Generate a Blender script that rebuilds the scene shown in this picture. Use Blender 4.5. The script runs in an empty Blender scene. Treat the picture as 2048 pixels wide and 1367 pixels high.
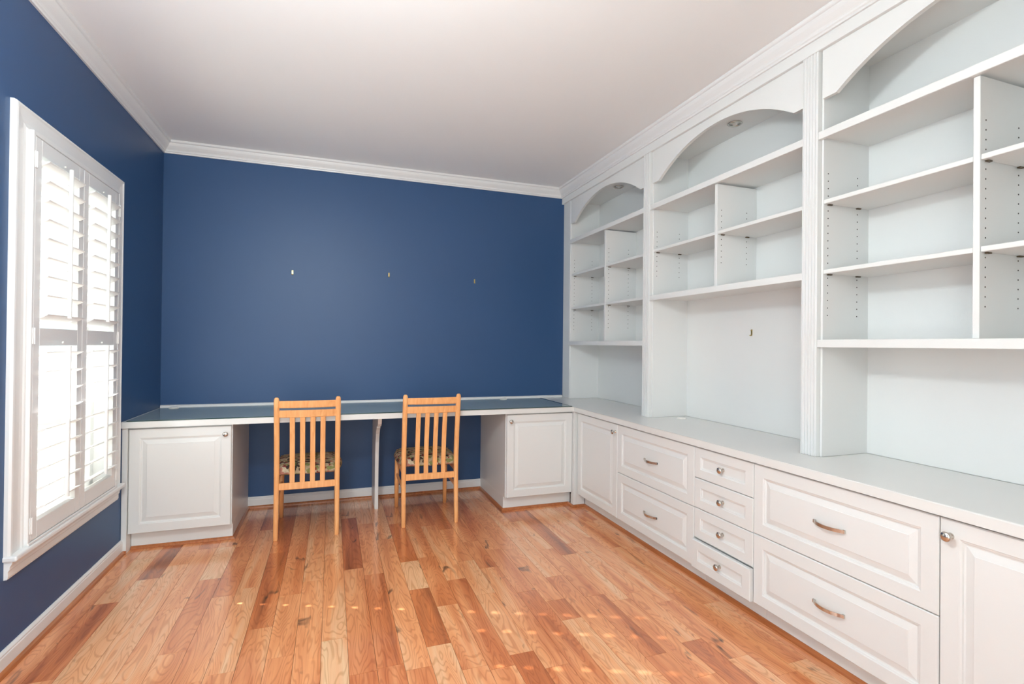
import bpy, bmesh, math, random
from mathutils import Vector, Matrix
random.seed(7)
scene = bpy.context.scene
COL = scene.collection

# ------------------------------------------------------------------ camera
cam_d = bpy.data.cameras.new('camera')
cam = bpy.data.objects.new('camera', cam_d); COL.objects.link(cam)
yaw, pitch, roll, F = 0.3400, 0.0054, -0.0103, 1017.59
s, c = math.sin(yaw), math.cos(yaw)
r0 = Vector((c, -s, 0)); f0 = Vector((s, c, 0)); up = Vector((0, 0, 1))
fw = f0*math.cos(pitch) + up*math.sin(pitch); u0 = up*math.cos(pitch) - f0*math.sin(pitch)
rv = r0*math.cos(roll) - u0*math.sin(roll); uv = r0*math.sin(roll) + u0*math.cos(roll)
m = Matrix((( rv.x, uv.x, -fw.x, 1.1299), (rv.y, uv.y, -fw.y, -4.186), (rv.z, uv.z, -fw.z, 1.2247), (0, 0, 0, 1)))
cam.matrix_world = m
cam_d.sensor_width = 36.0; cam_d.lens = 36.0*F/2048; cam_d.clip_start = 0.05
scene.camera = cam

# ------------------------------------------------------------------ world, sun, lights, exposure
w = bpy.data.worlds.new('sky'); scene.world = w; w.use_nodes = True
bg = w.node_tree.nodes['Background']
bg.inputs['Color'].default_value = (0.90, 0.95, 1.0, 1); bg.inputs['Strength'].default_value = 1.45

def light(name, kind, energy, color=(1, 1, 1), loc=(0, 0, 0), direction=(0, 0, -1)):
    d = bpy.data.lights.new(name, kind); d.energy = energy; d.color = color
    o = bpy.data.objects.new(name, d); COL.objects.link(o); o.location = loc
    o.rotation_euler = Vector(direction).to_track_quat('-Z', 'Y').to_euler()
    return o, d
SUN_DIR = (1.0, -0.41, -0.757)
so, sd = light('sun', 'SUN', 17.0, (1.0, 0.95, 0.86), (-5, 2, 4), SUN_DIR); sd.angle = math.radians(0.53)
# fill light at the opening added in the wall behind the camera
ao, ad = light('foyer_daylight', 'AREA', 34, (0.93, 0.99, 1.0), (0.85, -4.95, 1.25), (0.1, 1, 0.02))
ad.shape = 'RECTANGLE'; ad.size = 1.3; ad.size_y = 2.0
# area lights outside the visible left window and the added second one
WIN2 = -2.05          # the added second window stands this far along the wall, out of view
for wy, en in ((-1.28, 8), (-1.28+WIN2, 24)):
    bo, bd = light('window_daylight', 'AREA', en, (0.92, 0.97, 1.0), (-0.22, wy, 1.25), (1, 0, 0.8))
    bd.shape = 'RECTANGLE'; bd.size = 0.8; bd.size_y = 1.5
vs = scene.view_settings
vs.view_transform = 'Standard'; vs.look = 'None'; vs.gamma = 1; vs.use_curve_mapping = False; vs.exposure = -0.04

# ------------------------------------------------------------------ materials
def srgb(r, g, b):
    f = lambda v: ((v/255+0.055)/1.055)**2.4 if v > 10 else v/255/12.92
    return (f(r), f(g), f(b), 1)
def mat(name, col, rough=0.5, metal=0.0, spec=0.5, bump=0.0, bscale=200.0, var=0.0, vscale=3.0, coat=0.0):
    mt = bpy.data.materials.new(name); mt.use_nodes = True
    nt = mt.node_tree; b = nt.nodes['Principled BSDF']
    b.inputs['Roughness'].default_value = rough; b.inputs['Metallic'].default_value = metal
    b.inputs['Specular IOR Level'].default_value = spec; b.inputs['Coat Weight'].default_value = coat
    b.inputs['Coat Roughness'].default_value = 0.12
    tc = nt.nodes.new('ShaderNodeTexCoord')
    nz = nt.nodes.new('ShaderNodeTexNoise'); nz.inputs['Scale'].default_value = vscale; nz.inputs['Detail'].default_value = 4
    nt.links.new(tc.outputs['Object'], nz.inputs['Vector'])
    mx = nt.nodes.new('ShaderNodeMix'); mx.data_type = 'RGBA'
    mx.inputs['A'].default_value = tuple(v*(1-var) for v in col[:3])+(1,)
    mx.inputs['B'].default_value = tuple(min(1, v*(1+var)) for v in col[:3])+(1,)
    nt.links.new(nz.outputs['Fac'], mx.inputs['Factor']); nt.links.new(mx.outputs['Result'], b.inputs['Base Color'])
    if bump:
        n2 = nt.nodes.new('ShaderNodeTexNoise'); n2.inputs['Scale'].default_value = bscale
        nt.links.new(tc.outputs['Object'], n2.inputs['Vector'])
        bp = nt.nodes.new('ShaderNodeBump'); bp.inputs['Strength'].default_value = bump; bp.inputs['Distance'].default_value = 0.001
        nt.links.new(n2.outputs['Fac'], bp.inputs['Height']); nt.links.new(bp.outputs['Normal'], b.inputs['Normal'])
    return mt
M = {}
M['white'] = mat('white_cabinet_paint', srgb(230, 231, 229), 0.35, var=0.012)
M['trim'] = mat('white_trim_paint', srgb(233, 233, 232), 0.32, var=0.01)
M['top'] = mat('white_worktop', srgb(228, 228, 225), 0.22, var=0.015)
M['ceiling'] = mat('ceiling_paint', srgb(245, 246, 246), 0.9, spec=0.2, var=0.008, bump=0.05)
M['blue'] = mat('blue_wall_paint', srgb(46, 80, 123), 0.45, var=0.05, vscale=1.2, bump=0.12, bscale=260)
M['offwhite'] = mat('front_wall_paint', srgb(226, 226, 222), 0.7, var=0.01)
M['nickel'] = mat('brushed_nickel', srgb(205, 200, 192), 0.22, metal=1.0, var=0.04, vscale=60)
M['dark'] = mat('dark_recess', srgb(52, 46, 38), 0.7)  # paints the shade of the pin holes; also the house windows
M['brown_pin'] = mat('brown_plastic_pin', srgb(88, 74, 52), 0.5)
M['brass'] = mat('brass_hook', srgb(196, 176, 120), 0.3, metal=0.9)
M['plastic'] = mat('white_plastic', srgb(238, 236, 230), 0.4)
M['ground'] = mat('pale_concrete', srgb(138, 138, 134), 0.9, var=0.06)
M['siding'] = mat('pale_siding', srgb(214, 216, 220), 0.8, var=0.03)
M['bulb'] = mat('frosted_bulb', srgb(225, 225, 220), 0.15, metal=0.5)

def wood_mat(name, ca, cb, rough, axis='Z', scale=1.0, coat=0.0):
    mt = bpy.data.materials.new(name); mt.use_nodes = True
    nt = mt.node_tree; b = nt.nodes['Principled BSDF']; L = nt.links.new
    b.inputs['Roughness'].default_value = rough; b.inputs['Coat Weight'].default_value = coat; b.inputs['Coat Roughness'].default_value = 0.1
    tc = nt.nodes.new('ShaderNodeTexCoord'); mp = nt.nodes.new('ShaderNodeMapping')
    sc = {'X': (2, 40, 40), 'Y': (40, 2, 40), 'Z': (40, 40, 2)}[axis]
    mp.inputs['Scale'].default_value = tuple(v*scale for v in sc)
    L(tc.outputs['Object'], mp.inputs['Vector'])
    nz = nt.nodes.new('ShaderNodeTexNoise'); nz.inputs['Scale'].default_value = 1.4; nz.inputs['Detail'].default_value = 6; nz.inputs['Distortion'].default_value = 0.6
    L(mp.outputs['Vector'], nz.inputs['Vector'])
    rp = nt.nodes.new('ShaderNodeValToRGB'); rp.color_ramp.elements[0].position = 0.3; rp.color_ramp.elements[1].position = 0.7
    rp.color_ramp.elements[0].color = ca; rp.color_ramp.elements[1].color = cb
    L(nz.outputs['Fac'], rp.inputs['Fac']); L(rp.outputs['Color'], b.inputs['Base Color'])
    return mt
M['chair'] = wood_mat('honey_beech', srgb(232, 158, 96), srgb(248, 188, 126), 0.38, 'Z', coat=0.15)
M['shoe'] = wood_mat('oak_shoe_moulding', srgb(160, 90, 46), srgb(190, 116, 66), 0.3, 'Y', coat=0.3)

def floor_mat():
    mt = bpy.data.materials.new('hickory_plank'); mt.use_nodes = True
    nt = mt.node_tree; b = nt.nodes['Principled BSDF']; L = nt.links.new; N = nt.nodes.new
    tc = N('ShaderNodeTexCoord'); oi = N('ShaderNodeObjectInfo')
    cmb = N('ShaderNodeCombineXYZ'); k = N('ShaderNodeMath'); k.operation = 'MULTIPLY'; k.inputs[1].default_value = 37.0
    L(oi.outputs['Random'], k.inputs[0])
    for i in range(3): L(k.outputs[0], cmb.inputs[i])
    add = N('ShaderNodeVectorMath'); add.operation = 'ADD'; L(tc.outputs['Object'], add.inputs[0]); L(cmb.outputs[0], add.inputs[1])
    # cathedral rings: stretched noise pushed through a sine
    mp = N('ShaderNodeMapping'); mp.inputs['Scale'].default_value = (11, 1.7, 1); L(add.outputs[0], mp.inputs['Vector'])
    n1 = N('ShaderNodeTexNoise'); n1.inputs['Scale'].default_value = 1.0; n1.inputs['Detail'].default_value = 2.0; n1.inputs['Distortion'].default_value = 0.35
    L(mp.outputs[0], n1.inputs['Vector'])
    mu = N('ShaderNodeMath'); mu.operation = 'MULTIPLY'; mu.inputs[1].default_value = 120; L(n1.outputs['Fac'], mu.inputs[0])
    sn = N('ShaderNodeMath'); sn.operation = 'SINE'; L(mu.outputs[0], sn.inputs[0])
    rings = N('ShaderNodeMapRange'); rings.inputs['From Min'].default_value = 0.25; rings.inputs['From Max'].default_value = 1.0; L(sn.outputs[0], rings.inputs['Value'])
    # fine fibre
    mp2 = N('ShaderNodeMapping'); mp2.inputs['Scale'].default_value = (170, 6, 1); L(add.outputs[0], mp2.inputs['Vector'])
    n2 = N('ShaderNodeTexNoise'); n2.inputs['Scale'].default_value = 1; n2.inputs['Detail'].default_value = 5; L(mp2.outputs[0], n2.inputs['Vector'])
    # broad heart / sap streaks
    mp3 = N('ShaderNodeMapping'); mp3.inputs['Scale'].default_value = (16, 1.1, 1); L(add.outputs[0], mp3.inputs['Vector'])
    n3 = N('ShaderNodeTexNoise'); n3.inputs['Scale'].default_value = 0.8; n3.inputs['Detail'].default_value = 3; n3.inputs['Distortion'].default_value = 0.8; L(mp3.outputs[0], n3.inputs['Vector'])
    # tone of the plank comes with the object colour (R = 0 dark heartwood .. 1 pale sapwood)
    sp = N('ShaderNodeSeparateColor'); L(oi.outputs['Color'], sp.inputs[0])
    t1 = N('ShaderNodeMath'); t1.operation = 'MULTIPLY_ADD'; t1.inputs[1].default_value = 1.2; t1.inputs[2].default_value = -0.6; L(n3.outputs['Fac'], t1.inputs[0])
    t2 = N('ShaderNodeMath'); t2.operation = 'ADD'; t2.use_clamp = True; L(t1.outputs[0], t2.inputs[0]); L(sp.outputs[0], t2.inputs[1])
    rp = N('ShaderNodeValToRGB'); cr = rp.color_ramp
    cr.elements[0].position = 0.0; cr.elements[0].color = srgb(150, 80, 46)
    cr.elements[1].position = 1.0; cr.elements[1].color = srgb(246, 206, 162)
    e = cr.elements.new(0.3); e.color = srgb(214, 127, 76)
    e = cr.elements.new(0.6); e.color = srgb(243, 168, 114)
    L(t2.outputs[0], rp.inputs['Fac'])
    m1 = N('ShaderNodeMix'); m1.data_type = 'RGBA'; m1.blend_type = 'MULTIPLY'; m1.inputs['B'].default_value = (0.78, 0.66, 0.56, 1)
    rf = N('ShaderNodeMath'); rf.operation = 'MULTIPLY'; rf.inputs[1].default_value = 0.8; L(rings.outputs[0], rf.inputs[0]); L(rf.outputs[0], m1.inputs['Factor']); L(rp.outputs['Color'], m1.inputs['A'])
    m2 = N('ShaderNodeMix'); m2.data_type = 'RGBA'; m2.blend_type = 'MULTIPLY'; m2.inputs['B'].default_value = (0.8, 0.72, 0.66, 1)
    f2 = N('ShaderNodeMapRange'); f2.inputs['From Min'].default_value = 0.5; f2.inputs['From Max'].default_value = 0.75; L(n2.outputs['Fac'], f2.inputs['Value'])
    f3 = N('ShaderNodeMath'); f3.operation = 'MULTIPLY'; f3.inputs[1].default_value = 0.5; L(f2.outputs[0], f3.inputs[0]); L(f3.outputs[0], m2.inputs['Factor']); L(m1.outputs['Result'], m2.inputs['A'])
    # knots and mineral streaks
    mp4 = N('ShaderNodeMapping'); mp4.inputs['Scale'].default_value = (7, 2.0, 1); L(add.outputs[0], mp4.inputs['Vector'])
    n4 = N('ShaderNodeTexNoise'); n4.inputs['Scale'].default_value = 1.6; n4.inputs['Detail'].default_value = 3; n4.inputs['Distortion'].default_value = 1.4; L(mp4.outputs[0], n4.inputs['Vector'])
    f4 = N('ShaderNodeMapRange'); f4.inputs['From Min'].default_value = 0.67; f4.inputs['From Max'].default_value = 0.76; L(n4.outputs['Fac'], f4.inputs['Value'])
    m3 = N('ShaderNodeMix'); m3.data_type = 'RGBA'; m3.inputs['B'].default_value = srgb(92, 56, 38); L(f4.outputs[0], m3.inputs['Factor']); L(m2.outputs['Result'], m3.inputs['A'])
    L(m3.outputs['Result'], b.inputs['Base Color'])
    b.inputs['Roughness'].default_value = 0.34; b.inputs['Specular IOR Level'].default_value = 0.5
    b.inputs['Coat Weight'].default_value = 0.9; b.inputs['Coat Roughness'].default_value = 0.13
    bp = N('ShaderNodeBump'); bp.inputs['Strength'].default_value = 0.12; bp.inputs['Distance'].default_value = 0.0006
    L(n2.outputs['Fac'], bp.inputs['Height']); L(bp.outputs['Normal'], b.inputs['Normal'])
    return mt
M['floor'] = floor_mat()
M['subfloor'] = mat('subfloor_shadow', srgb(70, 42, 26), 0.8)  # the subfloor's own dark colour, showing in the plank gaps

def cushion_mat():
    mt = bpy.data.materials.new('floral_tapestry'); mt.use_nodes = True
    nt = mt.node_tree; b = nt.nodes['Principled BSDF']; L = nt.links.new; N = nt.nodes.new
    tc = N('ShaderNodeTexCoord'); nz = N('ShaderNodeTexNoise'); nz.inputs['Scale'].default_value = 14; nz.inputs['Detail'].default_value = 3
    L(tc.outputs['Object'], nz.inputs['Vector'])
    mxv = N('ShaderNodeMix'); mxv.data_type = 'VECTOR'; mxv.inputs['Factor'].default_value = 0.06; L(tc.outputs['Object'], mxv.inputs['A']); L(nz.outputs['Color'], mxv.inputs['B'])
    vo = N('ShaderNodeTexVoronoi'); vo.inputs['Scale'].default_value = 52; L(mxv.outputs['Result'], vo.inputs['Vector'])
    sp = N('ShaderNodeSeparateColor'); L(vo.outputs['Color'], sp.inputs[0])
    rp = N('ShaderNodeValToRGB'); cr = rp.color_ramp; cr.interpolation = 'CONSTANT'
    cr.elements[0].position = 0; cr.elements[0].color = srgb(206, 182, 148)
    cr.elements[1].position = 0.34; cr.elements[1].color = srgb(150, 152, 92)
    for p, cc in ((0.5, srgb(206, 140, 118)), (0.62, srgb(66, 52, 44)), (0.76, srgb(222, 204, 172)), (0.9, srgb(150, 58, 52))):
        e = cr.elements.new(p); e.color = cc
    L(sp.outputs[0], rp.inputs['Fac'])
    n2 = N('ShaderNodeTexNoise'); n2.inputs['Scale'].default_value = 60; L(tc.outputs['Object'], n2.inputs['Vector'])
    mx = N('ShaderNodeMix'); mx.data_type = 'RGBA'; mx.blend_type = 'MULTIPLY'; mx.inputs['Factor'].default_value = 0.6; L(rp.outputs['Color'], mx.inputs['A']); L(n2.outputs['Fac'], mx.inputs['B'])
    L(mx.outputs['Result'], b.inputs['Base Color']); b.inputs['Roughness'].default_value = 0.9
    return mt
M['cushion'] = cushion_mat()

def glass_mat(name, tint, top_only=False):
    mt = bpy.data.materials.new(name); mt.use_nodes = True
    nt = mt.node_tree; nt.nodes.clear(); L = nt.links.new; N = nt.nodes.new
    o = N('ShaderNodeOutputMaterial'); mx = N('ShaderNodeMixShader'); fr = N('ShaderNodeFresnel'); fr.inputs['IOR'].default_value = 1.45
    tr = N('ShaderNodeBsdfTransparent'); gl = N('ShaderNodeBsdfGlossy'); gl.inputs['Roughness'].default_value = 0.01
    tc = N('ShaderNodeTexCoord'); nz = N('ShaderNodeTexNoise'); nz.inputs['Scale'].default_value = 2; L(tc.outputs['Object'], nz.inputs['Vector'])
    cm = N('ShaderNodeMix'); cm.data_type = 'RGBA'; cm.inputs['A'].default_value = tint; cm.inputs['B'].default_value = tuple(min(1, v*1.03) for v in tint[:3])+(1,)
    L(nz.outputs['Fac'], cm.inputs['Factor']); L(cm.outputs['Result'], tr.inputs['Color'])
    ge = N('ShaderNodeNewGeometry'); inv = N('ShaderNodeMath'); inv.operation = 'SUBTRACT'; inv.inputs[0].default_value = 1.0; L(ge.outputs['Backfacing'], inv.inputs[1])
    ff = N('ShaderNodeMath'); ff.operation = 'MULTIPLY'; L(fr.outputs[0], ff.inputs[0]); L(inv.outputs[0], ff.inputs[1])
    if top_only:      # underside lies in contact with the desk: no air gap to reflect
        sx = N('ShaderNodeSeparateXYZ'); L(ge.outputs['True Normal'], sx.inputs[0]); gt = N('ShaderNodeMath'); gt.operation = 'GREATER_THAN'; gt.inputs[1].default_value = 0.5; L(sx.outputs['Z'], gt.inputs[0])
        f5 = N('ShaderNodeMath'); f5.operation = 'MULTIPLY'; L(ff.outputs[0], f5.inputs[0]); L(gt.outputs[0], f5.inputs[1]); ff = f5
    L(ff.outputs[0], mx.inputs[0]); L(tr.outputs[0], mx.inputs[1]); L(gl.outputs[0], mx.inputs[2]); L(mx.outputs[0], o.inputs['Surface'])
    return mt
M['glass'] = glass_mat('window_glass', (0.95, 0.97, 0.96, 1))
M['deskglass'] = glass_mat('green_float_glass', (0.93, 0.97, 0.965, 1), True)
def emit_mat(name, col, strength):
    mt = mat(name, col, 0.3); b = mt.node_tree.nodes['Principled BSDF']
    b.inputs['Emission Color'].default_value = col; b.inputs['Emission Strength'].default_value = strength
    return mt
M['globe'] = emit_mat('lit_opal_globe', (0.895, 0.985, 1.0, 1), 132.0)  # main fill light, given off by the pendant added out of view
M['glassedge'] = mat('glass_edge', srgb(28, 58, 54), 0.1)

# ------------------------------------------------------------------ helpers
def world_off(p):
    v = Vector((0, 0, 0))
    while p is not None: v += p.location; p = p.parent
    return v
def obj(name, bm, material, parent=None, smooth=False, local=False):
    me = bpy.data.meshes.new(name); bmesh.ops.recalc_face_normals(bm, faces=bm.faces[:])
    if parent is not None and not local: bmesh.ops.translate(bm, verts=bm.verts[:], vec=-world_off(parent))
    bm.to_mesh(me); bm.free()
    if smooth:
        for p in me.polygons: p.use_smooth = True
    o = bpy.data.objects.new(name, me); COL.objects.link(o); me.materials.append(M[material] if isinstance(material, str) else material)
    if parent is not None: o.parent = parent
    return o
def tag(o, label, cat, group=None):
    o['label'] = label; o['category'] = cat
    if group: o['group'] = group
    return o
def thing(name, label, cat, loc=(0, 0, 0), group=None):
    o = bpy.data.objects.new(name, None); COL.objects.link(o); o.location = loc; o.empty_display_size = 0.05
    return tag(o, label, cat, group)
def struct(o, label=None):
    o['kind'] = 'structure'
    if label: o['label'] = label; o['category'] = o.name.split('_')[0]
    return o
def add_box(bm, x0, x1, y0, y1, z0, z1, bevel=0.0, seg=1):
    x0, x1 = sorted((x0, x1)); y0, y1 = sorted((y0, y1)); z0, z1 = sorted((z0, z1))
    r = bmesh.ops.create_cube(bm, size=1.0)
    mtx = Matrix.Translation(((x0+x1)/2, (y0+y1)/2, (z0+z1)/2)) @ Matrix.Diagonal((x1-x0, y1-y0, z1-z0, 1))
    bmesh.ops.transform(bm, matrix=mtx, verts=r['verts'])
    if bevel:
        es = list({e for v in r['verts'] for e in v.link_edges})
        bmesh.ops.bevel(bm, geom=es, offset=bevel, segments=seg, affect='EDGES', profile=0.5)
def box(name, x0, x1, y0, y1, z0, z1, material, parent=None, bevel=0.0015, seg=1):
    bm = bmesh.new(); add_box(bm, x0, x1, y0, y1, z0, z1, bevel, seg)
    return obj(name, bm, material, parent)
def prism(bm, pts, to3d, d0, d1):
    """extrude a 2-D outline; to3d(a, b, d)"""
    a = [bm.verts.new(to3d(p[0], p[1], d0)) for p in pts]; b = [bm.verts.new(to3d(p[0], p[1], d1)) for p in pts]
    n = len(pts); bm.faces.new(a); bm.faces.new(b[::-1])
    for i in range(n): bm.faces.new((a[i], a[(i+1) % n], b[(i+1) % n], b[i]))
def sweep(bm, prof, p0, p1, out, m0=0.0, m1=0.0):
    """moulding: prof (offset, z) along p0->p1; out = horizontal unit normal; m0/m1 = mitre slopes at the ends"""
    p0 = Vector(p0); p1 = Vector(p1); d = (p1-p0).normalized(); out = Vector(out)
    A = [bm.verts.new(p0 + out*o + Vector((0, 0, z)) + d*(o*m0)) for o, z in prof]
    B = [bm.verts.new(p1 + out*o + Vector((0, 0, z)) - d*(o*m1)) for o, z in prof]
    n = len(prof); bm.faces.new(A); bm.faces.new(B[::-1])
    for i in range(n): bm.faces.new((A[i], A[(i+1) % n], B[(i+1) % n], B[i]))
def lathe(bm, prof, origin, axis, seg=20):
    """prof: (radius, height) along axis"""
    axis = Vector(axis).normalized(); t = axis.orthogonal().normalized(); b = axis.cross(t); origin = Vector(origin); rings = []
    for r, h in prof:
        if r < 1e-6: rings.append([bm.verts.new(origin + axis*h)])
        else: rings.append([bm.verts.new(origin + axis*h + (t*math.cos(2*math.pi*i/seg) + b*math.sin(2*math.pi*i/seg))*r) for i in range(seg)])
    for R, S in zip(rings, rings[1:]):
        for i in range(seg):
            j = (i+1) % seg
            if len(R) == 1 and len(S) == 1: continue
            if len(R) == 1: bm.faces.new((R[0], S[i], S[j]))
            elif len(S) == 1: bm.faces.new((R[i], R[j], S[0]))
            else: bm.faces.new((R[i], R[j], S[j], S[i]))
def tube(bm, pts, radii, seg=10):
    rings = []
    for i, p in enumerate(pts):
        p = Vector(p); a = Vector(pts[max(0, i-1)]); b = Vector(pts[min(len(pts)-1, i+1)]); d = (b-a).normalized()
        t = d.orthogonal().normalized() if abs(d.z) < 0.9 else Vector((1, 0, 0)); t = (t - d*t.dot(d)).normalized(); q = d.cross(t)
        rings.append([bm.verts.new(p + (t*math.cos(2*math.pi*k/seg) + q*math.sin(2*math.pi*k/seg))*radii[i]) for k in range(seg)])
    for R, S in zip(rings, rings[1:]):
        for k in range(seg): bm.faces.new((R[k], R[(k+1) % seg], S[(k+1) % seg], S[k]))
    bm.faces.new(rings[0]); bm.faces.new(rings[-1][::-1])
def copy_tree(o, parent=None):
    k = o.copy(); COL.objects.link(k)
    if parent is not None: k.parent = parent
    for ch in list(o.children): copy_tree(ch, k)
    return k

# ------------------------------------------------------------------ dimensions
ZC = 2.63; CROWN = 2.5465; XR = 3.40; YF = -4.60; ZD = 0.76; XF = 2.864; YD = -0.7066
SH = 0.019    # shoe moulding height

# ------------------------------------------------------------------ room shell
bm = bmesh.new(); add_box(bm, 0, XR, YF, 0, -0.06, -0.014); floor = struct(obj('floor', bm, 'subfloor'), 'hardwood floor of wide hickory planks in mixed orange and brown tones')
bm = bmesh.new(); add_box(bm, -0.14, XR+0.12, YF-0.12, 0.12, ZC, ZC+0.12); struct(obj('ceiling', bm, 'ceiling'), 'plain flat white ceiling of the study')
bm = bmesh.new(); add_box(bm, -0.14, XR+0.12, 0, 0.12, -0.06, ZC); struct(obj('wall_back', bm, 'blue'), 'dark blue painted wall behind the long desk')
bm = bmesh.new(); add_box(bm, XR, XR+0.12, YF-0.12, 0, -0.06, ZC); struct(obj('wall_right', bm, 'offwhite'), 'white wall behind the built-in bookcases')
WY0, WY1, WZ0, WZ1 = -1.715, -0.845, 0.43, 2.03         # rough window opening
bm = bmesh.new()
add_box(bm, -0.14, 0, YF-0.12, WY0+WIN2, -0.06, ZC); add_box(bm, -0.14, 0, WY1+WIN2, WY0, -0.06, ZC); add_box(bm, -0.14, 0, WY1, 0, -0.06, ZC)
for dy in (0, WIN2):
    add_box(bm, -0.14, 0, WY0+dy, WY1+dy, -0.06, WZ0); add_box(bm, -0.14, 0, WY0+dy, WY1+dy, WZ1, ZC)
struct(obj('wall_left', bm, 'blue'), 'dark blue painted wall holding the shuttered window')
bm = bmesh.new()   # front wall behind the camera; its wide opening is added to let light in
add_box(bm, 0, 0.2, YF-0.12, YF, -0.06, ZC); add_box(bm, 1.5, XR, YF-0.12, YF, -0.06, ZC); add_box(bm, 0.2, 1.5, YF-0.12, YF, 2.35, ZC)
struct(obj('wall_front', bm, 'offwhite'), 'white wall with an added wide opening facing the desk')

# floor planks: joints and tones read off the photograph per column, the rest random
PW = 0.1003
joints = {1: [-1.317], 2: [-1.092], 3: [-0.943], 5: [-0.75, -1.19], 6: [-1.412], 7: [-2.053], 8: [-0.938], 10: [-1.375], 11: [-1.051, -1.956],
 12: [-1.294], 13: [-1.392, -2.207], 14: [-0.917, -2.255], 15: [-0.657, -1.29, -1.63, -2.131], 16: [-1.83, -2.318], 17: [-0.762, -1.587],
 18: [-1.382, -1.784, -2.288], 19: [-1.115, -1.504, -2.408], 20: [-1.822], 21: [-1.946, -2.123], 22: [-1.714], 23: [-1.966], 24: [-2.636],
 25: [-2.0, -2.434], 26: [-2.126], 27: [-2.724]}
tones = [(2, -0.903, 0.12), (1, -1.468, 0.25), (8, -1.077, 0.2), (12, -1.083, 0.1), (15, -1.109, 0.15), (13, -1.532, 0.35), (15, -1.905, 0.18),
 (18, -1.691, 0.2), (18, -2.366, 0.05), (20, -2.183, 0.25), (23, -2.047, 0.22), (15, -1.46, 0.95), (15, -2.22, 0.95), (11, -2.086, 0.9),
 (24, -0.785, 0.1), (25, -2.575, 0.1), (5, -0.971, 0.95), (1, -0.875, 0.9), (17, -1.69, 0.3), (18, -1.39, 0.8), (9, -0.659, 0.4)]
for col in range(30):
    js = joints.get(col, [])
    ys = [0.0]
    # fill towards the wall and towards the camera with random lengths
    first = js[0] if js else -random.uniform(0.4, 1.0)
    y = first; pre = []
    while y + 0.95 < -0.2:
        y += random.uniform(0.5, 0.85); pre.append(y)
    ys += pre[::-1] + (js if js else [first])
    y = ys[-1]
    while y > YF + 0.5:
        y -= random.uniform(0.45, 1.05)
        if y < YF + 0.2: break
        ys.append(y)
    ys.append(YF)
    x0, x1 = col*PW+0.0006, min((col+1)*PW-0.0006, 3.0)
    for a, b in zip(ys, ys[1:]):
        bm = bmesh.new(); add_box(bm, -(x1-x0)/2, (x1-x0)/2, -(a-b)/2+0.0005, (a-b)/2-0.0005, -0.013, random.uniform(-0.0003, 0.0))
        p = obj('plank', bm, 'floor', floor, local=True); p.location = ((x0+x1)/2, (a+b)/2, 0)
        t = random.choice((0.3, 0.42, 0.5, 0.55, 0.6, 0.66, 0.75))
        for tcx, ty, tv in tones:
            if tcx == col and b < ty < a: t = tv
        t = 0.52+(t-0.5)*0.75; p.color = (t, t, t, 1)

# crown moulding
cp = [(0, 0), (0.010, 0), (0.0115, 0.008), (0.017, 0.012), (0.018, 0.018), (0.016, 0.020), (0.020, 0.026), (0.028, 0.034), (0.038, 0.046),
      (0.044, 0.058), (0.046, 0.064), (0.052, 0.066), (0.056, 0.070), (0.057, 0.0825), (0, 0.0825)]
def crown(name, p0, p1, out, m0, m1, label):
    bm = bmesh.new(); sweep(bm, cp, p0, p1, out, m0, m1); struct(obj(name, bm, 'trim'), label)
crown('trim_1', (0, YF, CROWN), (0, 0, CROWN), (1, 0, 0), 0, 1, 'white crown moulding along the window wall')
crown('trim_2', (0, 0, CROWN), (3.076, 0, CROWN), (0, -1, 0), 1, 1, 'white crown moulding along the desk wall')
crown('trim_3', (3.076, 0, CROWN), (3.076, YF, CROWN), (-1, 0, 0), 1, 0, 'white crown moulding above the bookcases')
struct(box('trim_4', 3.076, 3.375, YF, -0.0, 2.494, 2.63, 'white'), 'flat white frieze board between crown and bookcase arches')

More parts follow.
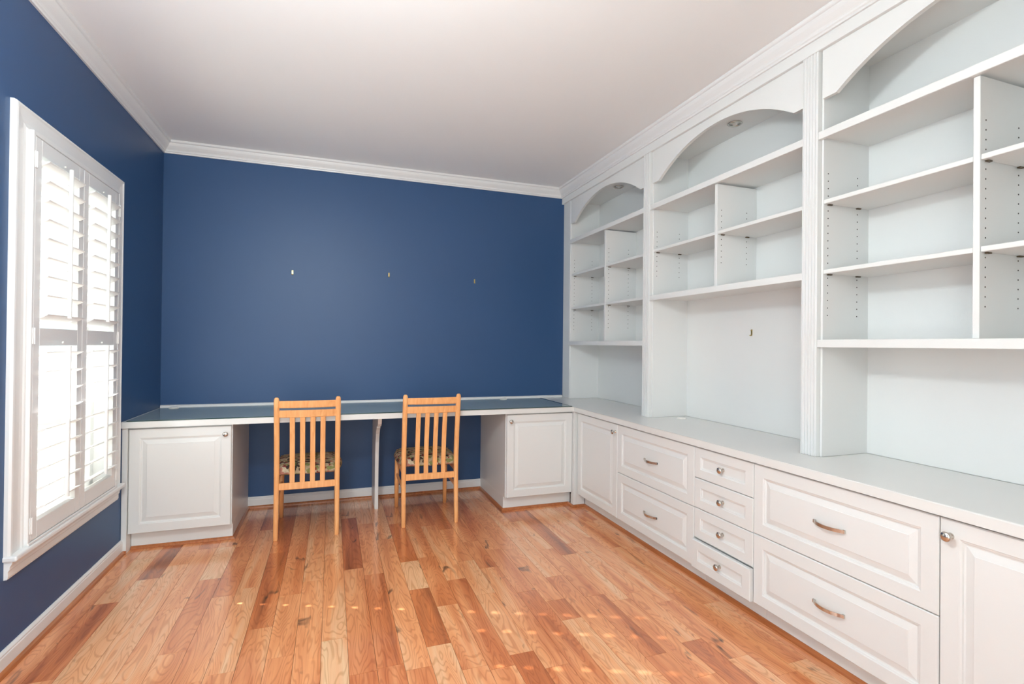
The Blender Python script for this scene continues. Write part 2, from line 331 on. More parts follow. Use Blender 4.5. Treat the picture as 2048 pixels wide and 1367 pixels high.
# baseboards and wood shoe moulding
bp_ = [(0, 0), (0.012, 0), (0.012, 0.062), (0.010, 0.066), (0.0105, 0.072), (0.007, 0.078), (0.004, 0.0823), (0, 0.0823)]
bm = bmesh.new(); sweep(bm, bp_, (0, YF, 0), (0, -0.672, 0), (1, 0, 0)); struct(obj('baseboard_left', bm, 'trim'), 'white baseboard under the window')
bm = bmesh.new(); sweep(bm, bp_, (0.561, 0, 0), (2.334, 0, 0), (0, -1, 0)); struct(obj('baseboard_back', bm, 'trim'), 'white baseboard in the desk knee space')
sp_ = [(0, 0), (0.014, 0), (0.0135, 0.006), (0.011, 0.012), (0.006, 0.017), (0, SH)]
runs = [((0.012, YF, 0), (0.012, -0.690, 0), (1, 0, 0), 0, -0, 'oak shoe moulding along the baseboard under the window'),
        ((0.012, -0.690, 0), (0.030, -0.690, 0), (0, -1, 0), 0, 0, 'short oak shoe moulding at the foot of the corner stile by the window'),
        ((0.030, -0.6185, 0), (0.561, -0.6185, 0), (0, -1, 0), 0, -1, 'oak shoe moulding at the toe of the desk cabinet under the window end'),
        ((0.561, -0.6185, 0), (0.561, -0.012, 0), (1, 0, 0), -1, 0, 'oak shoe moulding along the side panel of the desk cabinet by the window'),
        ((0.561, -0.012, 0), (2.334, -0.012, 0), (0, -1, 0), 0, 0, 'oak shoe moulding along the baseboard in the knee space'),
        ((2.334, -0.012, 0), (2.334, -0.6185, 0), (-1, 0, 0), 0, -1, 'oak shoe moulding along the side panel of the desk cabinet by the corner'),
        ((2.334, -0.6185, 0), (2.866, -0.6185, 0), (0, -1, 0), -1, 0, 'oak shoe moulding at the toe of the desk cabinet by the corner'),
        ((2.866, -0.6185, 0), (2.866, -0.708, 0), (-1, 0, 0), 0, -1, 'short oak shoe moulding on the desk side of the corner post'),
        ((2.866, -0.708, 0), (2.955, -0.708, 0), (0, -1, 0), -1, 0, 'short oak shoe moulding in front of the corner post'),
        ((2.962, -0.708, 0), (2.962, -3.80, 0), (-1, 0, 0), 0, 0, 'long oak shoe moulding at the toe of the drawer cabinets')]
for i, (a, b, o_, m0, m1, lab) in enumerate(runs):
    bm = bmesh.new(); sweep(bm, sp_, a, b, o_, m0, m1); struct(obj('trim_%d' % (5+i), bm, 'shoe'), lab)

# ------------------------------------------------------------------ window and shutters on the left wall
win = bpy.data.objects.new('window_1', None); COL.objects.link(win); win.location = (0, (WY0+WY1)/2, WZ0)
struct(win, 'tall white double-hung window behind plantation shutters')
CYA, CYB = -1.800, -0.760        # casing outer edges
cas = [(0, 0), (0.012, 0), (0.020, 0.004), (0.021, 0.012), (0.017, 0.018), (0.014, 0.040), (0.012, 0.062), (0.014, 0.076), (0.018, 0.082), (0.018, 0.092), (0, 0.092)]
def casing_side(y_out, sgn, zt):
    bm = bmesh.new()
    A = [bm.verts.new((o, y_out + sgn*v, 0.425)) for o, v in cas]; B = [bm.verts.new((o, y_out + sgn*v, zt - v)) for o, v in cas]
    bm.faces.new(A); bm.faces.new(B)
    for i in range(len(cas)): j = (i+1) % len(cas); bm.faces.new((A[i], A[j], B[j], B[i]))
    obj('casing', bm, 'trim', win)
ZT = 2.118
casing_side(CYA, 1, ZT); casing_side(CYB, -1, ZT)
bm = bmesh.new()
A = [bm.verts.new((o, CYA+v, ZT-v)) for o, v in cas]; B = [bm.verts.new((o, CYB-v, ZT-v)) for o, v in cas]
bm.faces.new(A); bm.faces.new(B)
for i in range(len(cas)): j = (i+1) % len(cas); bm.faces.new((A[i], A[j], B[j], B[i]))
obj('casing', bm, 'trim', win)
bm = bmesh.new(); add_box(bm, -0.10, 0.042, CYA-0.004, CYB+0.012, 0.404, 0.425, 0.006, 2); obj('window_sill', bm, 'trim', win)
bm = bmesh.new(); sweep(bm, [(0, 0), (0.010, 0), (0.013, 0.008), (0.013, 0.03), (0.018, 0.036), (0.018, 0.046), (0.024, 0.056), (0.026, 0.066), (0, 0.066)], (0, CYA+0.004, 0.338), (0, CYB-0.004, 0.338), (1, 0, 0)); obj('apron', bm, 'trim', win)
# jamb liner and sashes
bm = bmesh.new()
add_box(bm, -0.138, 0.0, WY0, WY0+0.02, WZ0, WZ1); add_box(bm, -0.138, 0.0, WY1-0.02, WY1, WZ0, WZ1); add_box(bm, -0.138, 0.0, WY0, WY1, WZ1-0.02, WZ1); add_box(bm, -0.138, -0.02, WY0, WY1, WZ0, WZ0+0.02)
obj('jamb', bm, 'trim', win)
for z0, z1, x in ((WZ0+0.02, 1.255, -0.085), (1.225, WZ1-0.02, -0.115)):
    bm = bmesh.new(); ya, yb = WY0+0.02, WY1-0.02
    add_box(bm, x-0.015, x+0.015, ya, ya+0.04, z0, z1); add_box(bm, x-0.015, x+0.015, yb-0.04, yb, z0, z1)
    add_box(bm, x-0.015, x+0.015, ya, yb, z0, z0+0.04); add_box(bm, x-0.015, x+0.015, ya, yb, z1-0.04, z1)
    sash = obj('sash', bm, 'trim', win)
    bm = bmesh.new(); add_box(bm, x-0.002, x+0.002, ya+0.03, yb-0.03, z0+0.03, z1-0.03); obj('pane', bm, 'glass', sash)
# shutter hanging frame
bm = bmesh.new()
for a, b in ((-1.708, -1.692), (-0.862, -0.846)): add_box(bm, 0.0, 0.031, a, b, 0.425, 2.03, 0.002)
add_box(bm, 0.0, 0.031, -1.708, -0.846, 2.024, 2.040, 0.002); add_box(bm, 0.0, 0.034, -1.708, -0.846, 0.425, 0.436, 0.002)
obj('shutter_frame', bm, 'trim', win)

def louver(yc, zc_, L, holes=()):
    """elliptical slat tilted with its room edge up; small square holes are added to cast pin-points of sun"""
    bm = bmesh.new(); Wd = 0.087; th = 0.010; tilt = math.radians(24); n = 8
    ct, st = math.cos(tilt), math.sin(tilt)
    def pt(a, b, y): return (0.016 + a*ct - b*st, y, zc_ + a*st + b*ct)
    # cross-section stations along width
    hw = 0.009
    stations = [-Wd/2, -0.038, -0.028, -0.018, -hw, hw, 0.018, 0.028, 0.038, Wd/2]
    def hgt(a): return th/2*math.sqrt(max(0, 1-(a/(Wd/2))**2))*0.98 + 0.0006
    ys = [-L/2]
    for h in sorted(holes): ys += [h-yc-hw, h-yc+hw]
    ys.append(L/2)
    T = [[bm.verts.new(pt(a, hgt(a), yc+y)) for a in stations] for y in ys]
    Bv = [[bm.verts.new(pt(a, -hgt(a), yc+y)) for a in stations] for y in ys]
    hi = 4
    for i in range(len(ys)-1):
        hole = (i % 2 == 1)
        for k in range(len(stations)-1):
            if hole and k == hi: continue
            bm.faces.new((T[i][k], T[i][k+1], T[i+1][k+1], T[i+1][k])); bm.faces.new((Bv[i][k], Bv[i+1][k], Bv[i+1][k+1], Bv[i][k+1]))
        if hole:
            bm.faces.new((T[i][hi], T[i][hi+1], Bv[i][hi+1], Bv[i][hi])); bm.faces.new((T[i+1][hi], T[i+1][hi+1], Bv[i+1][hi+1], Bv[i+1][hi]))
            bm.faces.new((T[i][hi], T[i+1][hi], Bv[i+1][hi], Bv[i][hi])); bm.faces.new((T[i][hi+1], T[i+1][hi+1], Bv[i+1][hi+1], Bv[i][hi+1]))
        for k in (0, len(stations)-1): bm.faces.new((T[i][k], T[i+1][k], Bv[i+1][k], Bv[i][k]))
    for e in (0, -1):
        for k in range(len(stations)-1): bm.faces.new((T[e][k], T[e][k+1], Bv[e][k+1], Bv[e][k]))
    return bm
def shutter(ya, yb, oa, ob, hinge_y, rod_y, holes_up, holes_lo, label):
    t = thing('plantation_shutter', label, 'shutter', (0.016, (ya+yb)/2, 0.438), 'plantation shutters in the window')
    for a, b in ((ya, oa), (ob, yb)):
        box('stile', 0.002, 0.030, a, b, 0.438, 2.022, 'trim', t, 0.002, 2)
    for nm, z0, z1 in (('bottom_rail', 0.438, 0.506), ('mid_rail', 1.201, 1.272), ('top_rail', 1.960, 2.022)):
        box(nm, 0.002, 0.030, oa, ob, z0, z1, 'trim', t, 0.0015)
    yc = (oa+ob)/2; L = (ob-oa) - 0.003
    for k in range(9):
        obj('louver', louver(yc, 1.310+0.0765*k, L, holes_up), 'trim', t, False)
        obj('louver', louver(yc, 0.546+0.0765*k, L, holes_lo), 'trim', t, False)
    for z0, z1 in ((1.318, 1.956), (0.556, 1.200)):
        bm = bmesh.new(); tube(bm, [(0.066, rod_y, z0), (0.066, rod_y, z1)], [0.0078, 0.0078], 12); obj('tilt_rod', bm, 'trim', t, False)
    for zz in (1.966, 1.207):    # small arched rod rests on the rails
        bm = bmesh.new(); lathe(bm, [(0.0, 0.006), (0.004, 0.005), (0.0045, 0)], (0.030, rod_y-0.0+0.03, zz+0.008), (1, 0, 0), 10); obj('magnet_catch', bm, 'plastic', t)
    for zz in (1.93, 1.24, 0.50):
        hb = bmesh.new(); add_box(hb, 0.030, 0.034, hinge_y-0.008, hinge_y+0.008, zz-0.032, zz+0.032, 0.001)
        tube(hb, [(0.034, hinge_y, zz-0.032), (0.034, hinge_y, zz+0.032)], [0.003, 0.003], 8); obj('hinge', hb, 'trim', t)
    return t
sh_a = shutter(-1.690, -1.278, -1.645, -1.325, -1.690, -1.490, (-1.632, -1.375), (), 'louvered shutter panel hinged on the window side away from the desk')
sh_b = shutter(-1.276, -0.864, -1.228, -0.910, -0.864, -1.095, (-1.214,), (-1.214,), 'louvered shutter panel hinged on the window side next to the desk')

# second window added to this wall for its light, out of view
win2 = copy_tree(win); win2.name = 'added_window'; win2.location.y += WIN2; win2['label'] = 'added second shuttered window out of view, nearer the added opening'
for o_, lab in ((sh_a, 'louvered shutter panel of the added second window, on the side away from the desk'), (sh_b, 'louvered shutter panel of the added second window, on the desk side')):
    k_ = copy_tree(o_); k_.location.y += WIN2; k_['label'] = lab

# what the windows look out on
bm = bmesh.new(); add_box(bm, -14, -0.16, -9, 9, -0.5, -0.35); struct(obj('ground', bm, 'ground'), 'pale paved ground outside the window')
hb = thing('neighbour_house', 'pale neighbouring house seen through the shutter slats', 'house', (-9.0, 2.5, -0.35))
box('wall', -9.4, -9.0, 0.6, 6.0, -0.35, 1.0, 'siding', hb, 0)
for k in range(5): box('window', -9.0, -8.97, 0.9+k*0.95, 1.4+k*0.95, 0.1, 0.8, 'dark', hb, 0)
bm = bmesh.new(); prism(bm, [(-9.9, 1.0), (-8.8, 1.0), (-9.35, 1.6)], lambda a, b, d: (a, d, b), 0.5, 6.1); obj('roof', bm, 'siding', hb)

# ------------------------------------------------------------------ base cabinets
def front(bm, w_, h_, t, fr, raised, O, U, V, Nn):
    """profiled door or drawer front; O = back lower corner, U, V in plane, Nn towards the room"""
    if raised:
        prof = [(0, 0), (0, t-0.003), (0.003, t), (fr, t), (fr+0.002, t-0.002), (fr+0.007, t-0.0035), (fr+0.009, t-0.008), (fr+0.014, t-0.0085), (fr+0.036, t-0.0025), (fr+0.0375, t-0.001)]
    else:
        prof = [(0, 0), (0, t-0.003), (0.003, t), (fr, t), (fr+0.002, t-0.002), (fr+0.008, t-0.0035), (fr+0.010, t-0.008), (fr+0.014, t-0.0085)]
    O, U, V, Nn = Vector(O), Vector(U), Vector(V), Vector(Nn); rings = []
    for ins, d in prof:
        rings.append([bm.verts.new(O + U*a + V*b + Nn*d) for a, b in ((ins, ins), (w_-ins, ins), (w_-ins, h_-ins), (ins, h_-ins))])
    bm.faces.new(rings[0]); bm.faces.new(rings[-1])
    for R, S in zip(rings, rings[1:]):
        for i in range(4): bm.faces.new((R[i], R[(i+1) % 4], S[(i+1) % 4], S[i]))
def knob(parent, p, n):
    bm = bmesh.new(); lathe(bm, [(0.0095, 0), (0.0085, 0.003), (0.006, 0.006), (0.0055, 0.012), (0.009, 0.017), (0.0142, 0.021), (0.0152, 0.0245), (0.0135, 0.028), (0.007, 0.0305), (0, 0.031)], p, n, 24)
    return obj('knob', bm, 'nickel', parent, True)
def bow_pull(parent, y, z, x):
    """flat arched strap pull, bowing towards the room (-x)"""
    bm = bmesh.new(); L = 0.128; n = 14; prev = None
    for i in range(n+1):
        a = -1 + 2*i/n; off = 0.006 + 0.024*(1-a*a); hh = 0.0062
        th = 0.004
        ring = [bm.verts.new((x-off, y+a*L/2, z-hh)), bm.verts.new((x-off, y+a*L/2, z+hh)), bm.verts.new((x-off+th, y+a*L/2, z+hh)), bm.verts.new((x-off+th, y+a*L/2, z-hh))]
        if prev:
            for k in range(4): bm.faces.new((prev[k], prev[(k+1) % 4], ring[(k+1) % 4], ring[k]))
        else: bm.faces.new(ring)
        prev = ring
    bm.faces.new(prev)
    for sgn in (-1, 1): add_box(bm, x-0.008, x, y+sgn*L/2-0.005*(1+sgn), y+sgn*L/2+0.005*(1-sgn), z-0.0062, z+0.0062, 0.0008)
    return obj('pull_handle', bm, 'nickel', parent)
ZB, ZTOP, T = 0.108, 0.716, 0.020
# --- desk cabinets (fronts face -y)
def desk_cabinet(x0, x1, dx0, dx1, knob_x, stile, label, seed):
    t = thing('desk_cabinet', label, 'cabinet', ((x0+x1)/2, -0.33, 0), 'base cabinets under the desk')
    bm = bmesh.new(); add_box(bm, x0, x1, -0.658, -0.004, ZB-0.004, 0.7225); obj('body', bm, 'white', t)
    box('toe_board', x0+(0.028 if stile < 0 else 0), x1, -0.6185, -0.004, 0.0, ZB-0.004, 'white', t, 0.001)
    bm = bmesh.new(); front(bm, dx1-dx0, 0.712-ZB, T, 0.052, True, (dx0, -0.659, ZB), (1, 0, 0), (0, 0, 1), (0, -1, 0))
    d = obj('door', bm, 'white', t); knob(d, (knob_x, -0.679, 0.665), (0, -1, 0))
    return t
tl = desk_cabinet(0.002, 0.561, 0.031, 0.556, 0.527, -1, 'white raised-panel desk cabinet below the window wall end', 1)
box('corner_stile', 0.0015, 0.028, -0.690, -0.600, 0.0, 0.7225, 'white', tl, 0.001)
tr_ = desk_cabinet(2.334, 2.880, 2.340, 2.866, 2.366, 1, 'white raised-panel desk cabinet beside the inner corner of the worktop', 2)
box('corner_post', 2.868, 2.894, -0.708, -0.655, 0.0, 0.7225, 'white', tr_, 0.001)
box('corner_return', 2.894, 2.9615, -0.707, -0.655, 0.0, 0.7225, 'white', tr_, 0.001)

# --- right-hand run (fronts face -x)
XB, XD = 2.902, 2.882
def run_cabinet(name, y1, y0, label, group='base cabinets under the bookcases'):
    t = thing(name, label, 'cabinet', (3.12, (y0+y1)/2, 0), group)
    bm = bmesh.new(); add_box(bm, XB, 3.37, y0+0.0005, y1-0.0005, ZB-0.004, 0.7225); obj('body', bm, 'white', t)
    box('toe_board', 2.962, 3.37, y0+0.0005, y1-0.0005, 0.0, ZB-0.004, 'white', t, 0.0005)
    return t
def yfront(name, parent, y1, y0, z0, z1, raised=True, fr=0.05, pull=0.0, mat_='white'):
    g = 0.0015
    bm = bmesh.new(); front(bm, (y1-y0)-2*g, (z1-z0)-2*g, T, fr, raised, (XB-0.001-pull, y1-g, z0+g), (0, -1, 0), (0, 0, 1), (-1, 0, 0))
    if pull: add_box(bm, XB-pull-0.001, XB+0.05, y0+0.02, y1-0.02, z0+0.02, z1-0.03)
    return obj(name, bm, mat_, parent)
SE = [-0.740, -1.303, -2.046, -2.433, -3.158, -3.78]
t = run_cabinet('door_cabinet', -0.712, SE[1], 'white single-door cabinet between the corner post and the first file drawers')
d = yfront('door', t, SE[0], SE[1], ZB, ZTOP); knob(d, (XD-0.001, -1.277, 0.664), (-1, 0, 0))
t = run_cabinet('drawer_cabinet', SE[1], SE[2], 'white cabinet of two wide drawers beside the corner door cabinet')
for z0, z1 in ((0.407, ZTOP), (ZB, 0.407)):
    d = yfront('drawer', t, SE[1], SE[2], z0, z1); bow_pull(d, (SE[1]+SE[2])/2, (z0+z1)/2-0.003 if z0 > 0.2 else (z0+z1)/2-0.010, XD-0.001)
t = run_cabinet('drawer_cabinet', SE[2], SE[3], 'narrow white cabinet of four small drawers, the bottom one slightly open')
zz = [ZTOP, 0.561, 0.409, 0.257, ZB]
for i in range(4):
    pl = 0.016 if i == 3 else 0.0
    d = yfront('drawer', t, SE[2], SE[3], zz[i+1], zz[i]-(0.004 if i == 3 else 0), False, 0.044, pl)
    knob(d, (XD-0.001+0.0085-pl, (SE[2]+SE[3])/2, (zz[i]+zz[i+1])/2), (-1, 0, 0))
t = run_cabinet('drawer_cabinet', SE[3], SE[4], 'white cabinet of two wide drawers between the small drawers and the end door')
for z0, z1 in ((0.411, ZTOP), (ZB, 0.411)):
    d = yfront('drawer', t, SE[3], SE[4], z0, z1); bow_pull(d, (SE[3]+SE[4])/2, (z0+z1)/2, XD-0.001)
t = run_cabinet('door_cabinet', SE[4], SE[5], 'white single-door cabinet past the last wide drawers')
d = yfront('door', t, SE[4], SE[5], ZB, ZTOP); knob(d, (XD-0.001, -3.188, 0.667), (-1, 0, 0))

# --- worktop: one continuous L with rounded front edge
wt = thing('worktop', 'white L-shaped worktop running from the desk under the bookcases', 'worktop', (1.5, -0.35, 0.7235))
bm = bmesh.new()
outl = [(0.002, 0-0.002), (3.374, -0.002), (3.374, -3.78), (XF, -3.78), (XF, YD), (0.002, YD)]
prism(bm, outl, lambda a, b, d_: (a, b, d_), 0.7235, ZD)
es = [e for e in bm.edges if abs(e.verts[0].co.z-e.verts[1].co.z) < 1e-6 and e.verts[0].co.z > 0.75 and
      ((abs(e.verts[0].co.y-YD) < 1e-5 and abs(e.verts[1].co.y-YD) < 1e-5) or (abs(e.verts[0].co.x-XF) < 1e-5 and abs(e.verts[1].co.x-XF) < 1e-5))]
bmesh.ops.bevel(bm, geom=es, offset=0.006, segments=3, affect='EDGES', profile=0.5)
obj('slab', bm, 'top', wt)
bm = bmesh.new(); sweep(bm, [(0, 0), (0.016, 0), (0.016, 0.010), (0.010, 0.0155), (0, 0.017)], (0.003, -0.002, ZD), (3.09, -0.002, ZD), (0, -1, 0)); obj('back_ledge', bm, 'trim', wt)
# corbel bracket under the desk
bk = [(0, 0), (-0.292, 0), (-0.290, 0.30), (-0.300, 0.42), (-0.318, 0.50), (-0.345, 0.565), (-0.375, 0.60), (-0.405, 0.618), (-0.405, 0.635), (-0.43, 0.632), (-0.47, 0.640), (-0.500, 0.660), (-0.508, 0.690), (-0.508, 0.7225), (0, 0.7225)]
bm = bmesh.new(); prism(bm, bk, lambda a, b, d_: (d_, a-0.0125, b), 1.440, 1.465)
tag(obj('desk_bracket', bm, 'white'), 'white scroll-topped support bracket under the desk between the chairs', 'bracket')
# green glass sheet on the desk
gl = thing('desk_glass', 'thin green-edged glass sheet lying on the desk', 'glass sheet', (1.44, -0.4, ZD+0.0006))
bm = bmesh.new(); add_box(bm, 0.026, 2.850, -0.7045, -0.075, ZD+0.0008, ZD+0.0058); obj('sheet', bm, 'deskglass', gl)
bm = bmesh.new(); add_box(bm, 0.026, 2.850, -0.7052, -0.7046, ZD+0.0008, ZD+0.0056); add_box(bm, 2.8501, 2.8507, -0.7052, -0.075, ZD+0.0008, ZD+0.0056); obj('edge', bm, 'glassedge', gl)
# cable grommets
for (x, y), lab in (((0.108, -0.105), 'white round cable grommet on the desk by the window wall'), ((2.50, -0.110), 'white round cable grommet on the desk near the bookcases'), ((3.262, -1.455), 'white round cable grommet on the worktop in the tall open bay')):
    bm = bmesh.new(); lathe(bm, [(0.030, 0), (0.030, 0.003), (0.026, 0.006), (0.010, 0.007), (0, 0.007)], (x, y, ZD+(0.0062 if x < 2.8 else 0.0003)), (0, 0, 1), 24)
    tag(obj('cable_grommet', bm, 'plastic', None, True), lab, 'grommet', 'cable grommets on the worktop')

# ------------------------------------------------------------------ bookcases
XP = 3.080; XS = 3.104; XBK = 3.375; ZBK = ZD+0.0008; SOF = 2.495
def pilaster(parent, y1, y0):
    """fluted board, front face towards -x"""
    wdt = y1-y0; nf = 5; fl = 0.0075; gap = (wdt-0.010-nf*fl)/(nf-1); pts = [(y1, XP+0.024), (y1, XP+0.002), (y1-0.002, XP)]
    y = y1-0.005
    for k in range(nf):
        pts += [(y, XP), (y-fl*0.15, XP+0.0045), (y-fl*0.5, XP+0.0065), (y-fl*0.85, XP+0.0045), (y-fl, XP)]; y -= fl+gap
    pts += [(y0+0.002, XP), (y0, XP+0.002), (y0, XP+0.024)]
    bm = bmesh.new(); prism(bm, pts, lambda a, b, d_: (b, a, d_), ZBK, 2.494); return obj('pilaster', bm, 'white', parent)
def holes(parent, y, ny, z_list):
    """rows of dark discs painting the shade of shelf-pin holes on a side panel"""
    bm = bmesh.new()
    for z in z_list:
        for x in (3.130, 3.305):
            lathe(bm, [(0.0027, 0.0), (0.0027, 0.0006), (0, 0.0006)], (x, y, z), (0, ny, 0), 8)
    o = obj('pin_holes', bm, 'dark', parent); o['kind'] = 'stuff'; return o
def bookcase(name, y1, y0, div_y, low_bottom, label, pil, levels_l, levels_r):
    t = thing(name, label, 'bookcase', (3.22, (y0+y1)/2, ZBK), 'built-in bookcase bays')
    pt = 0.010
    box('side_panel', XS-0.001, XBK, y1, y1+pt, ZBK, 2.4935, 'white', t, 0.0005)
    box('side_panel', XS-0.001, XBK, y0-pt, y0, ZBK, 2.4935, 'white', t, 0.0005)
    box('back_panel', XBK, XBK+0.012, y0-pt, y1+pt, ZBK, 2.494, 'white', t, 0.0)
    box('soffit', XS+0.012, XBK, y0, y1, SOF-0.016, SOF-0.001, 'white', t, 0.0)
    # arched valance
    wv = y1-y0; fl = 0.062; hc = wv/2-fl; sag = 0.160; R = (hc*hc+sag*sag)/(2*sag); zs = 2.288; ym = (y1+y0)/2
    pts = [(y1, 2.4935), (y1, zs), (y1-fl, zs)]
    a0 = math.asin(hc/R)
    for i in range(33):
        a = -a0 + 2*a0*i/32; pts.append((ym - R*math.sin(a), zs+sag-R+R*math.cos(a)))
    pts += [(y0+fl, zs), (y0, zs), (y0, 2.4935)]
    cl = [pts[0]]
    for p in pts[1:]:
        if abs(p[0]-cl[-1][0])+abs(p[1]-cl[-1][1]) > 1e-5: cl.append(p)
    bm = bmesh.new(); prism(bm, cl, lambda a, b, d_: (d_, a, b), 3.093, 3.112); obj('arched_valance', bm, 'white', t)
    # fixed shelves with a thick nosing
    for zt in (2.147, low_bottom):
        bm = bmesh.new(); add_box(bm, XP+0.0015, XP+0.022, y0, y1+0.0095, zt-0.033, zt, 0.0015); add_box(bm, XP+0.022, XBK, y0, y1, zt-0.024, zt-0.001)
        obj('fixed_shelf', bm, 'white', t)
    box('divider', XS-0.003, XBK, div_y-0.0095, div_y+0.0095, low_bottom+0.0005, 2.1135, 'white', t, 0.001)
    for side, lv in ((0, levels_l), (1, levels_r)):
        ya, yb = ((div_y+0.0105, y1-0.001) if side == 0 else (y0+0.001, div_y-0.0105))
        for z in lv:
            sh = box('shelf', XS, XBK-0.004, ya, yb, z-0.0175, z, 'white', t, 0.0015)
            for x in (3.135, 3.305):
                for yy, sg in ((yb, -1), (ya, 1)): box('shelf_pin', x-0.011, x+0.011, yy, yy+sg*0.010, z-0.0225, z-0.0178, 'brown_pin', sh, 0.001)
    zl = [1.30 + 0.032*k for k in range(23)] if low_bottom < 1.4 else [1.62+0.032*k for k in range(13)]
    lv = levels_l
    zl = [z for z in zl if all(abs(z-q+0.01) > 0.018 for q in lv) and low_bottom+0.10 < z < 2.147-0.16]
    holes(t, y1, -1, zl); holes(t, div_y-0.0095, -1, zl)
    for a, b in pil: pilaster(t, a, b)
    return t
b1 = bookcase('bookcase', -0.155, -1.281, -0.735, 1.260, 'white arched bookcase bay against the blue wall with six small compartments', [(-1.276, -1.350)], [1.849, 1.556], [1.849, 1.556])
box('filler_board', 3.098, 3.122, -0.154, -0.0005, ZBK, 2.494, 'white', b1, 0.001)
box('filler_bead', 3.091, 3.098, -0.150, -0.100, ZBK, 2.494, 'white', b1, 0.002)
bookcase('bookcase', -1.361, -2.498, -1.936, 1.555, 'white arched bookcase bay with the tall open space and hook, between two fluted pilasters', [(-2.494, -2.570)], [1.856], [1.856])
bookcase('bookcase', -2.581, -3.72, -3.130, 1.260, 'white arched bookcase bay farthest from the blue wall above the last drawers', [(-3.715, -3.785)], [1.857, 1.558], [1.857, 1.558])
for y, lab in ((-0.690, 'small recessed spotlight in the arch next to the blue wall'), (-1.915, 'small recessed spotlight in the arch above the tall open bay'), (-3.14, 'small recessed spotlight in the arch farthest from the blue wall')):
    t = thing('recessed_light', lab, 'light', (3.245, y, SOF-0.0165), 'recessed bookcase lights')
    bm = bmesh.new(); lathe(bm, [(0.030, -0.0008), (0.0385, -0.0008), (0.040, -0.004), (0.036, -0.0075), (0.029, -0.006), (0.026, -0.0008), (0.030, -0.0008)], (3.245, y, SOF-0.0165), (0, 0, 1), 28); obj('trim_ring', bm, 'nickel', t, True)
    bm = bmesh.new(); lathe(bm, [(0.0255, -0.0010), (0.023, -0.003), (0.014, -0.003), (0.012, -0.010), (0.006, -0.013), (0, -0.0135)], (3.245, y, SOF-0.0165), (0, 0, 1), 24); obj('bulb', bm, 'bulb', t, True)

# ------------------------------------------------------------------ pendant added as fill light, just out of view above the camera
lp = thing('added_fill_lamp', 'unseen opal globe fill lamp added on a nickel stem under the ceiling', 'lamp', (0.85, -3.2, ZC))
bm = bmesh.new(); lathe(bm, [(0.0, 0), (0.07, -0.0), (0.07, -0.015), (0.02, -0.03), (0.012, -0.05), (0.006, -0.06), (0.006, -0.33), (0.05, -0.34), (0.05, -0.355), (0, -0.355)], (0.85, -3.2, ZC), (0, 0, 1), 24); obj('stem', bm, 'nickel', lp, True)
bm = bmesh.new(); bmesh.ops.create_uvsphere(bm, u_segments=20, v_segments=12, radius=0.12); bmesh.ops.translate(bm, verts=bm.verts[:], vec=(0.85, -3.2, ZC-0.465)); obj('globe', bm, 'globe', lp, True)

# ------------------------------------------------------------------ picture hooks
def hook(p, n, side, label):
    t = thing('picture_hook', label, 'hook', p, 'small brass picture hooks')
    n = Vector(n); sd_ = Vector(side); p = Vector(p); bm = bmesh.new()
    def pt(a, z, d): return p + sd_*a + Vector((0, 0, z)) + n*d
    prev = None
    for z, d in ((0.018, 0.0012), (-0.010, 0.0012), (-0.016, 0.004), (-0.018, 0.009), (-0.013, 0.012)):
        ring = [bm.verts.new(pt(-0.005, z, d)), bm.verts.new(pt(0.005, z, d)), bm.verts.new(pt(0.005, z, d+0.0018)), bm.verts.new(pt(-0.005, z, d+0.0018))]
        if prev:
            for k in range(4): bm.faces.new((prev[k], prev[(k+1) % 4], ring[(k+1) % 4], ring[k]))
        else: bm.faces.new(ring)
        prev = ring
    bm.faces.new(prev); obj('hook_strap', bm, 'brass', t)
    bm = bmesh.new(); lathe(bm, [(0.0035, 0.003), (0.003, 0.007), (0, 0.008)], pt(0, 0.012, 0), n, 10); obj('nail_head', bm, 'brass', t)
hook((0.842, -0.0005, 1.753), (0, -1, 0), (1, 0, 0), 'small brass picture hook on the blue wall nearest the window')
hook((1.555, -0.0005, 1.774), (0, -1, 0), (1, 0, 0), 'small brass picture hook in the middle of the blue wall')
hook((2.266, -0.0005, 1.760), (0, -1, 0), (1, 0, 0), 'small brass picture hook on the blue wall nearest the bookcases')
hook((XBK-0.0005, -1.919, 1.307), (-1, 0, 0), (0, 1, 0), 'small brass picture hook on the back panel of the tall open bay')

# ------------------------------------------------------------------ chairs (local: back towards -y)
def rounded_rail(bm, x0, x1, z0, z1, y_of, th, bow, n=10):
    """horizontal back rail bowed backwards"""
    prev = None
    for i in range(n+1):
        a = -1+2*i/n; x = x0+(x1-x0)*i/n; o = -bow*(1-a*a)
        ring = []
        for zz_, dy in ((z0+0.003, -th/2), (z0, -th/2+0.003), (z0, th/2-0.003), (z0+0.003, th/2), (z1-0.003, th/2), (z1, th/2-0.003), (z1, -th/2+0.003), (z1-0.003, -th/2)):
            ring.append(bm.verts.new((x, y_of(zz_)+o+dy, zz_)))
        if prev:
            for k in range(8): bm.faces.new((prev[k], prev[(k+1) % 8], ring[(k+1) % 8], ring[k]))
        else: bm.faces.new(ring)
        prev = ring
    bm.faces.new(prev)
def yback(z):
    """centre line of the rear posts in side view"""
    K = [(0, -0.222), (0.30, -0.200), (0.44, -0.196), (0.60, -0.212), (0.89, -0.262)]
    for (a, p), (b, q) in zip(K, K[1:]):
        if z <= b: return p+(q-p)*(z-a)/(b-a)
    return K[-1][1]
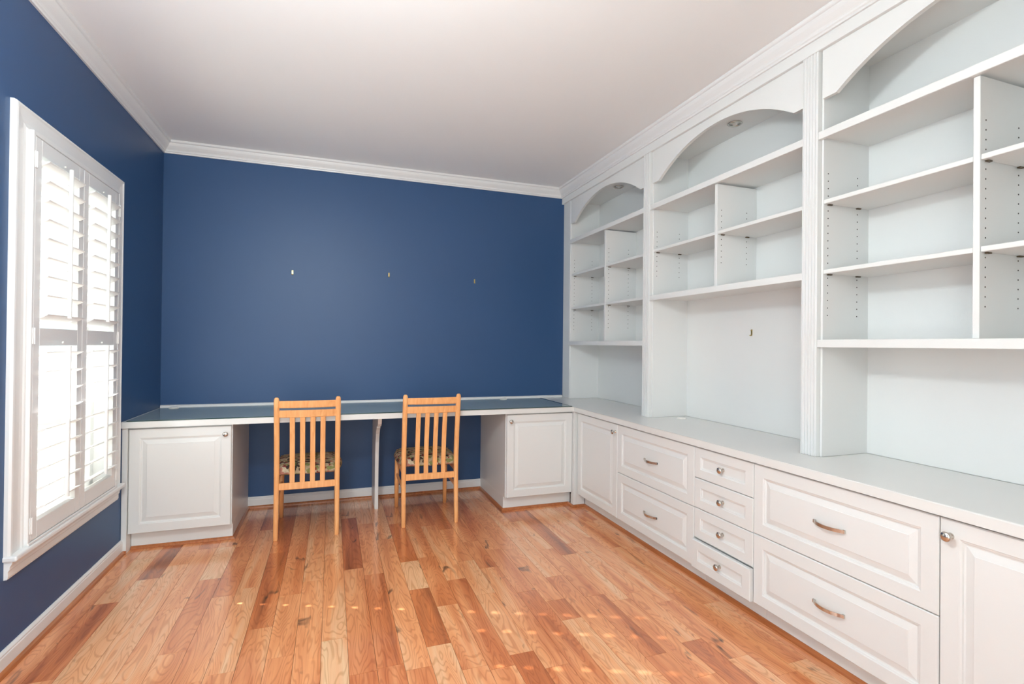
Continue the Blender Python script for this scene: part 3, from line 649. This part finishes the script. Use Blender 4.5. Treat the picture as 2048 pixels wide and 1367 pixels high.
def make_chair(label):
    t = thing('dining_chair', label, 'chair', (0, 0, 0), 'chairs at the desk')
    XW = 0.1785
    for sg in (-1, 1):
        bm = bmesh.new(); prev = None
        zs = [0.0, 0.004, 0.10, 0.2, 0.3, 0.38, 0.46, 0.54, 0.62, 0.70, 0.78, 0.85, 0.872, 0.882, 0.8875]
        for z in zs:
            f = 1.0
            if z < 0.003: f = 0.9
            if z > 0.87: f = {0.872: 0.96, 0.882: 0.78, 0.8875: 0.45}[z]
            hx = (0.0135 + 0.0025*min(1, z/0.5))*f; hy = (0.013+0.005*math.exp(-((z-0.42)/0.2)**2))*f
            ring = []
            for k in range(12):
                a = 2*math.pi*k/12; ca, sa = math.cos(a), math.sin(a)
                q = 1/(abs(ca)**4+abs(sa)**4)**0.25
                ring.append(bm.verts.new((sg*XW+hx*ca*q, yback(z)+hy*sa*q, z)))
            if prev:
                for k in range(12): bm.faces.new((prev[k], prev[(k+1) % 12], ring[(k+1) % 12], ring[k]))
            else: bm.faces.new(ring)
            prev = ring
        bm.faces.new(prev); lg = obj('rear_leg', bm, 'chair', t, True, True)
        bm = bmesh.new(); tube(bm, [(sg*0.182, 0.222, 0.002), (sg*0.182, 0.218, 0.20), (sg*0.180, 0.214, 0.385)], [0.0145, 0.0165, 0.018], 12); obj('front_leg', bm, 'chair', t, True, True)
        for px, py in ((sg*XW, yback(0)), (sg*0.182, 0.222)):
            bm = bmesh.new(); lathe(bm, [(0.010, 0.0), (0.0105, 0.004), (0, 0.004)], (px, py, 0.0), (0, 0, 1), 14); obj('glide', bm, 'plastic', t, False, True)
        bm = bmesh.new(); add_box(bm, sg*0.180-0.009, sg*0.180+0.009, -0.185, 0.205, 0.345, 0.385, 0.002); obj('seat_rail', bm, 'chair', t, False, True)
        bm = bmesh.new(); add_box(bm, sg*0.180-0.007, sg*0.180+0.007, -0.195, 0.208, 0.235, 0.258, 0.003); obj('side_stretcher', bm, 'chair', t, False, True)
    bm = bmesh.new(); add_box(bm, -0.168, 0.168, 0.196, 0.214, 0.345, 0.385, 0.002); obj('seat_rail', bm, 'chair', t, False, True)
    for nm, z0, z1, bow in (('top_rail', 0.820, 0.865, 0.012), ('back_rail', 0.760, 0.806, 0.012), ('lower_rail', 0.304, 0.346, 0.004)):
        bm = bmesh.new(); rounded_rail(bm, -0.166, 0.166, z0, z1, yback, 0.017, bow); obj(nm, bm, 'chair', t, False, True)
    for k in range(4):
        x = -0.0893+0.0595*k; bm = bmesh.new(); prev = None; e = x/0.166; o = -0.012*(1-e*e)
        for i in range(7):
            z = 0.344+(0.762-0.344)*i/6; yy = yback(z)+(-0.004*(1-e*e) + (o+0.004*(1-e*e))*i/6)
            ring = [bm.verts.new((x+a, yy+b, z)) for a, b in ((-0.015, -0.004), (-0.013, -0.006), (0.013, -0.006), (0.015, -0.004), (0.015, 0.005), (-0.015, 0.005))]
            if prev:
                for q in range(6): bm.faces.new((prev[q], prev[(q+1) % 6], ring[(q+1) % 6], ring[q]))
            else: bm.faces.new(ring)
            prev = ring
        bm.faces.new(prev); obj('back_slat', bm, 'chair', t, False, True)
    # upholstered seat: domed cushion, wider at the front
    bm = bmesh.new(); nu, nv = 18, 16; top = []; bot = []
    def sq(u): return math.copysign(abs(u)**0.75, u)
    for j in range(nv+1):
        rt, rb = [], []
        v = -1+2*j/nv
        for i in range(nu+1):
            u = -1+2*i/nu
            r = max(abs(u), abs(v)); corner = 1-0.10*(u*u*v*v)
            hwid = (0.206 + 0.016*(v+1)/2)*corner
            if v < -0.8: hwid = min(hwid, 0.206)
            x = hwid*u; y = 0.022+0.228*v*corner
            edge = max(0.0, 1-r**6)
            z = 0.402+0.048*(edge**0.5)+0.008*(1-u*u)*(1-v*v)
            rt.append(bm.verts.new((x, y, z)))
            rb.append(bm.verts.new((x*0.985, y, 0.402-0.017*(edge**0.4))) if 0 < i < nu and 0 < j < nv else rt[-1])
        top.append(rt); bot.append(rb)
    for j in range(nv):
        for i in range(nu):
            bm.faces.new((top[j][i], top[j][i+1], top[j+1][i+1], top[j+1][i]))
            f_ = [bot[j][i], bot[j+1][i], bot[j+1][i+1], bot[j][i+1]]
            if len(set(f_)) >= 3: 
                try: bm.faces.new(f_)
                except ValueError: pass
    obj('seat_cushion', bm, 'cushion', t, True, True)
    return t
ch1 = make_chair('honey beech slat-back chair with floral seat, at the desk between bracket and window cabinet')
ch2 = copy_tree(ch1); ch2['label'] = 'honey beech slat-back chair with floral seat, at the desk between bracket and corner cabinet'
ch1.location = (0.992, -0.512, 0.0); ch2.location = (1.776, -0.524, 0.0)
ch1.rotation_euler = (0, 0, math.radians(0.3)); ch2.rotation_euler = (0, 0, math.radians(-1.2))
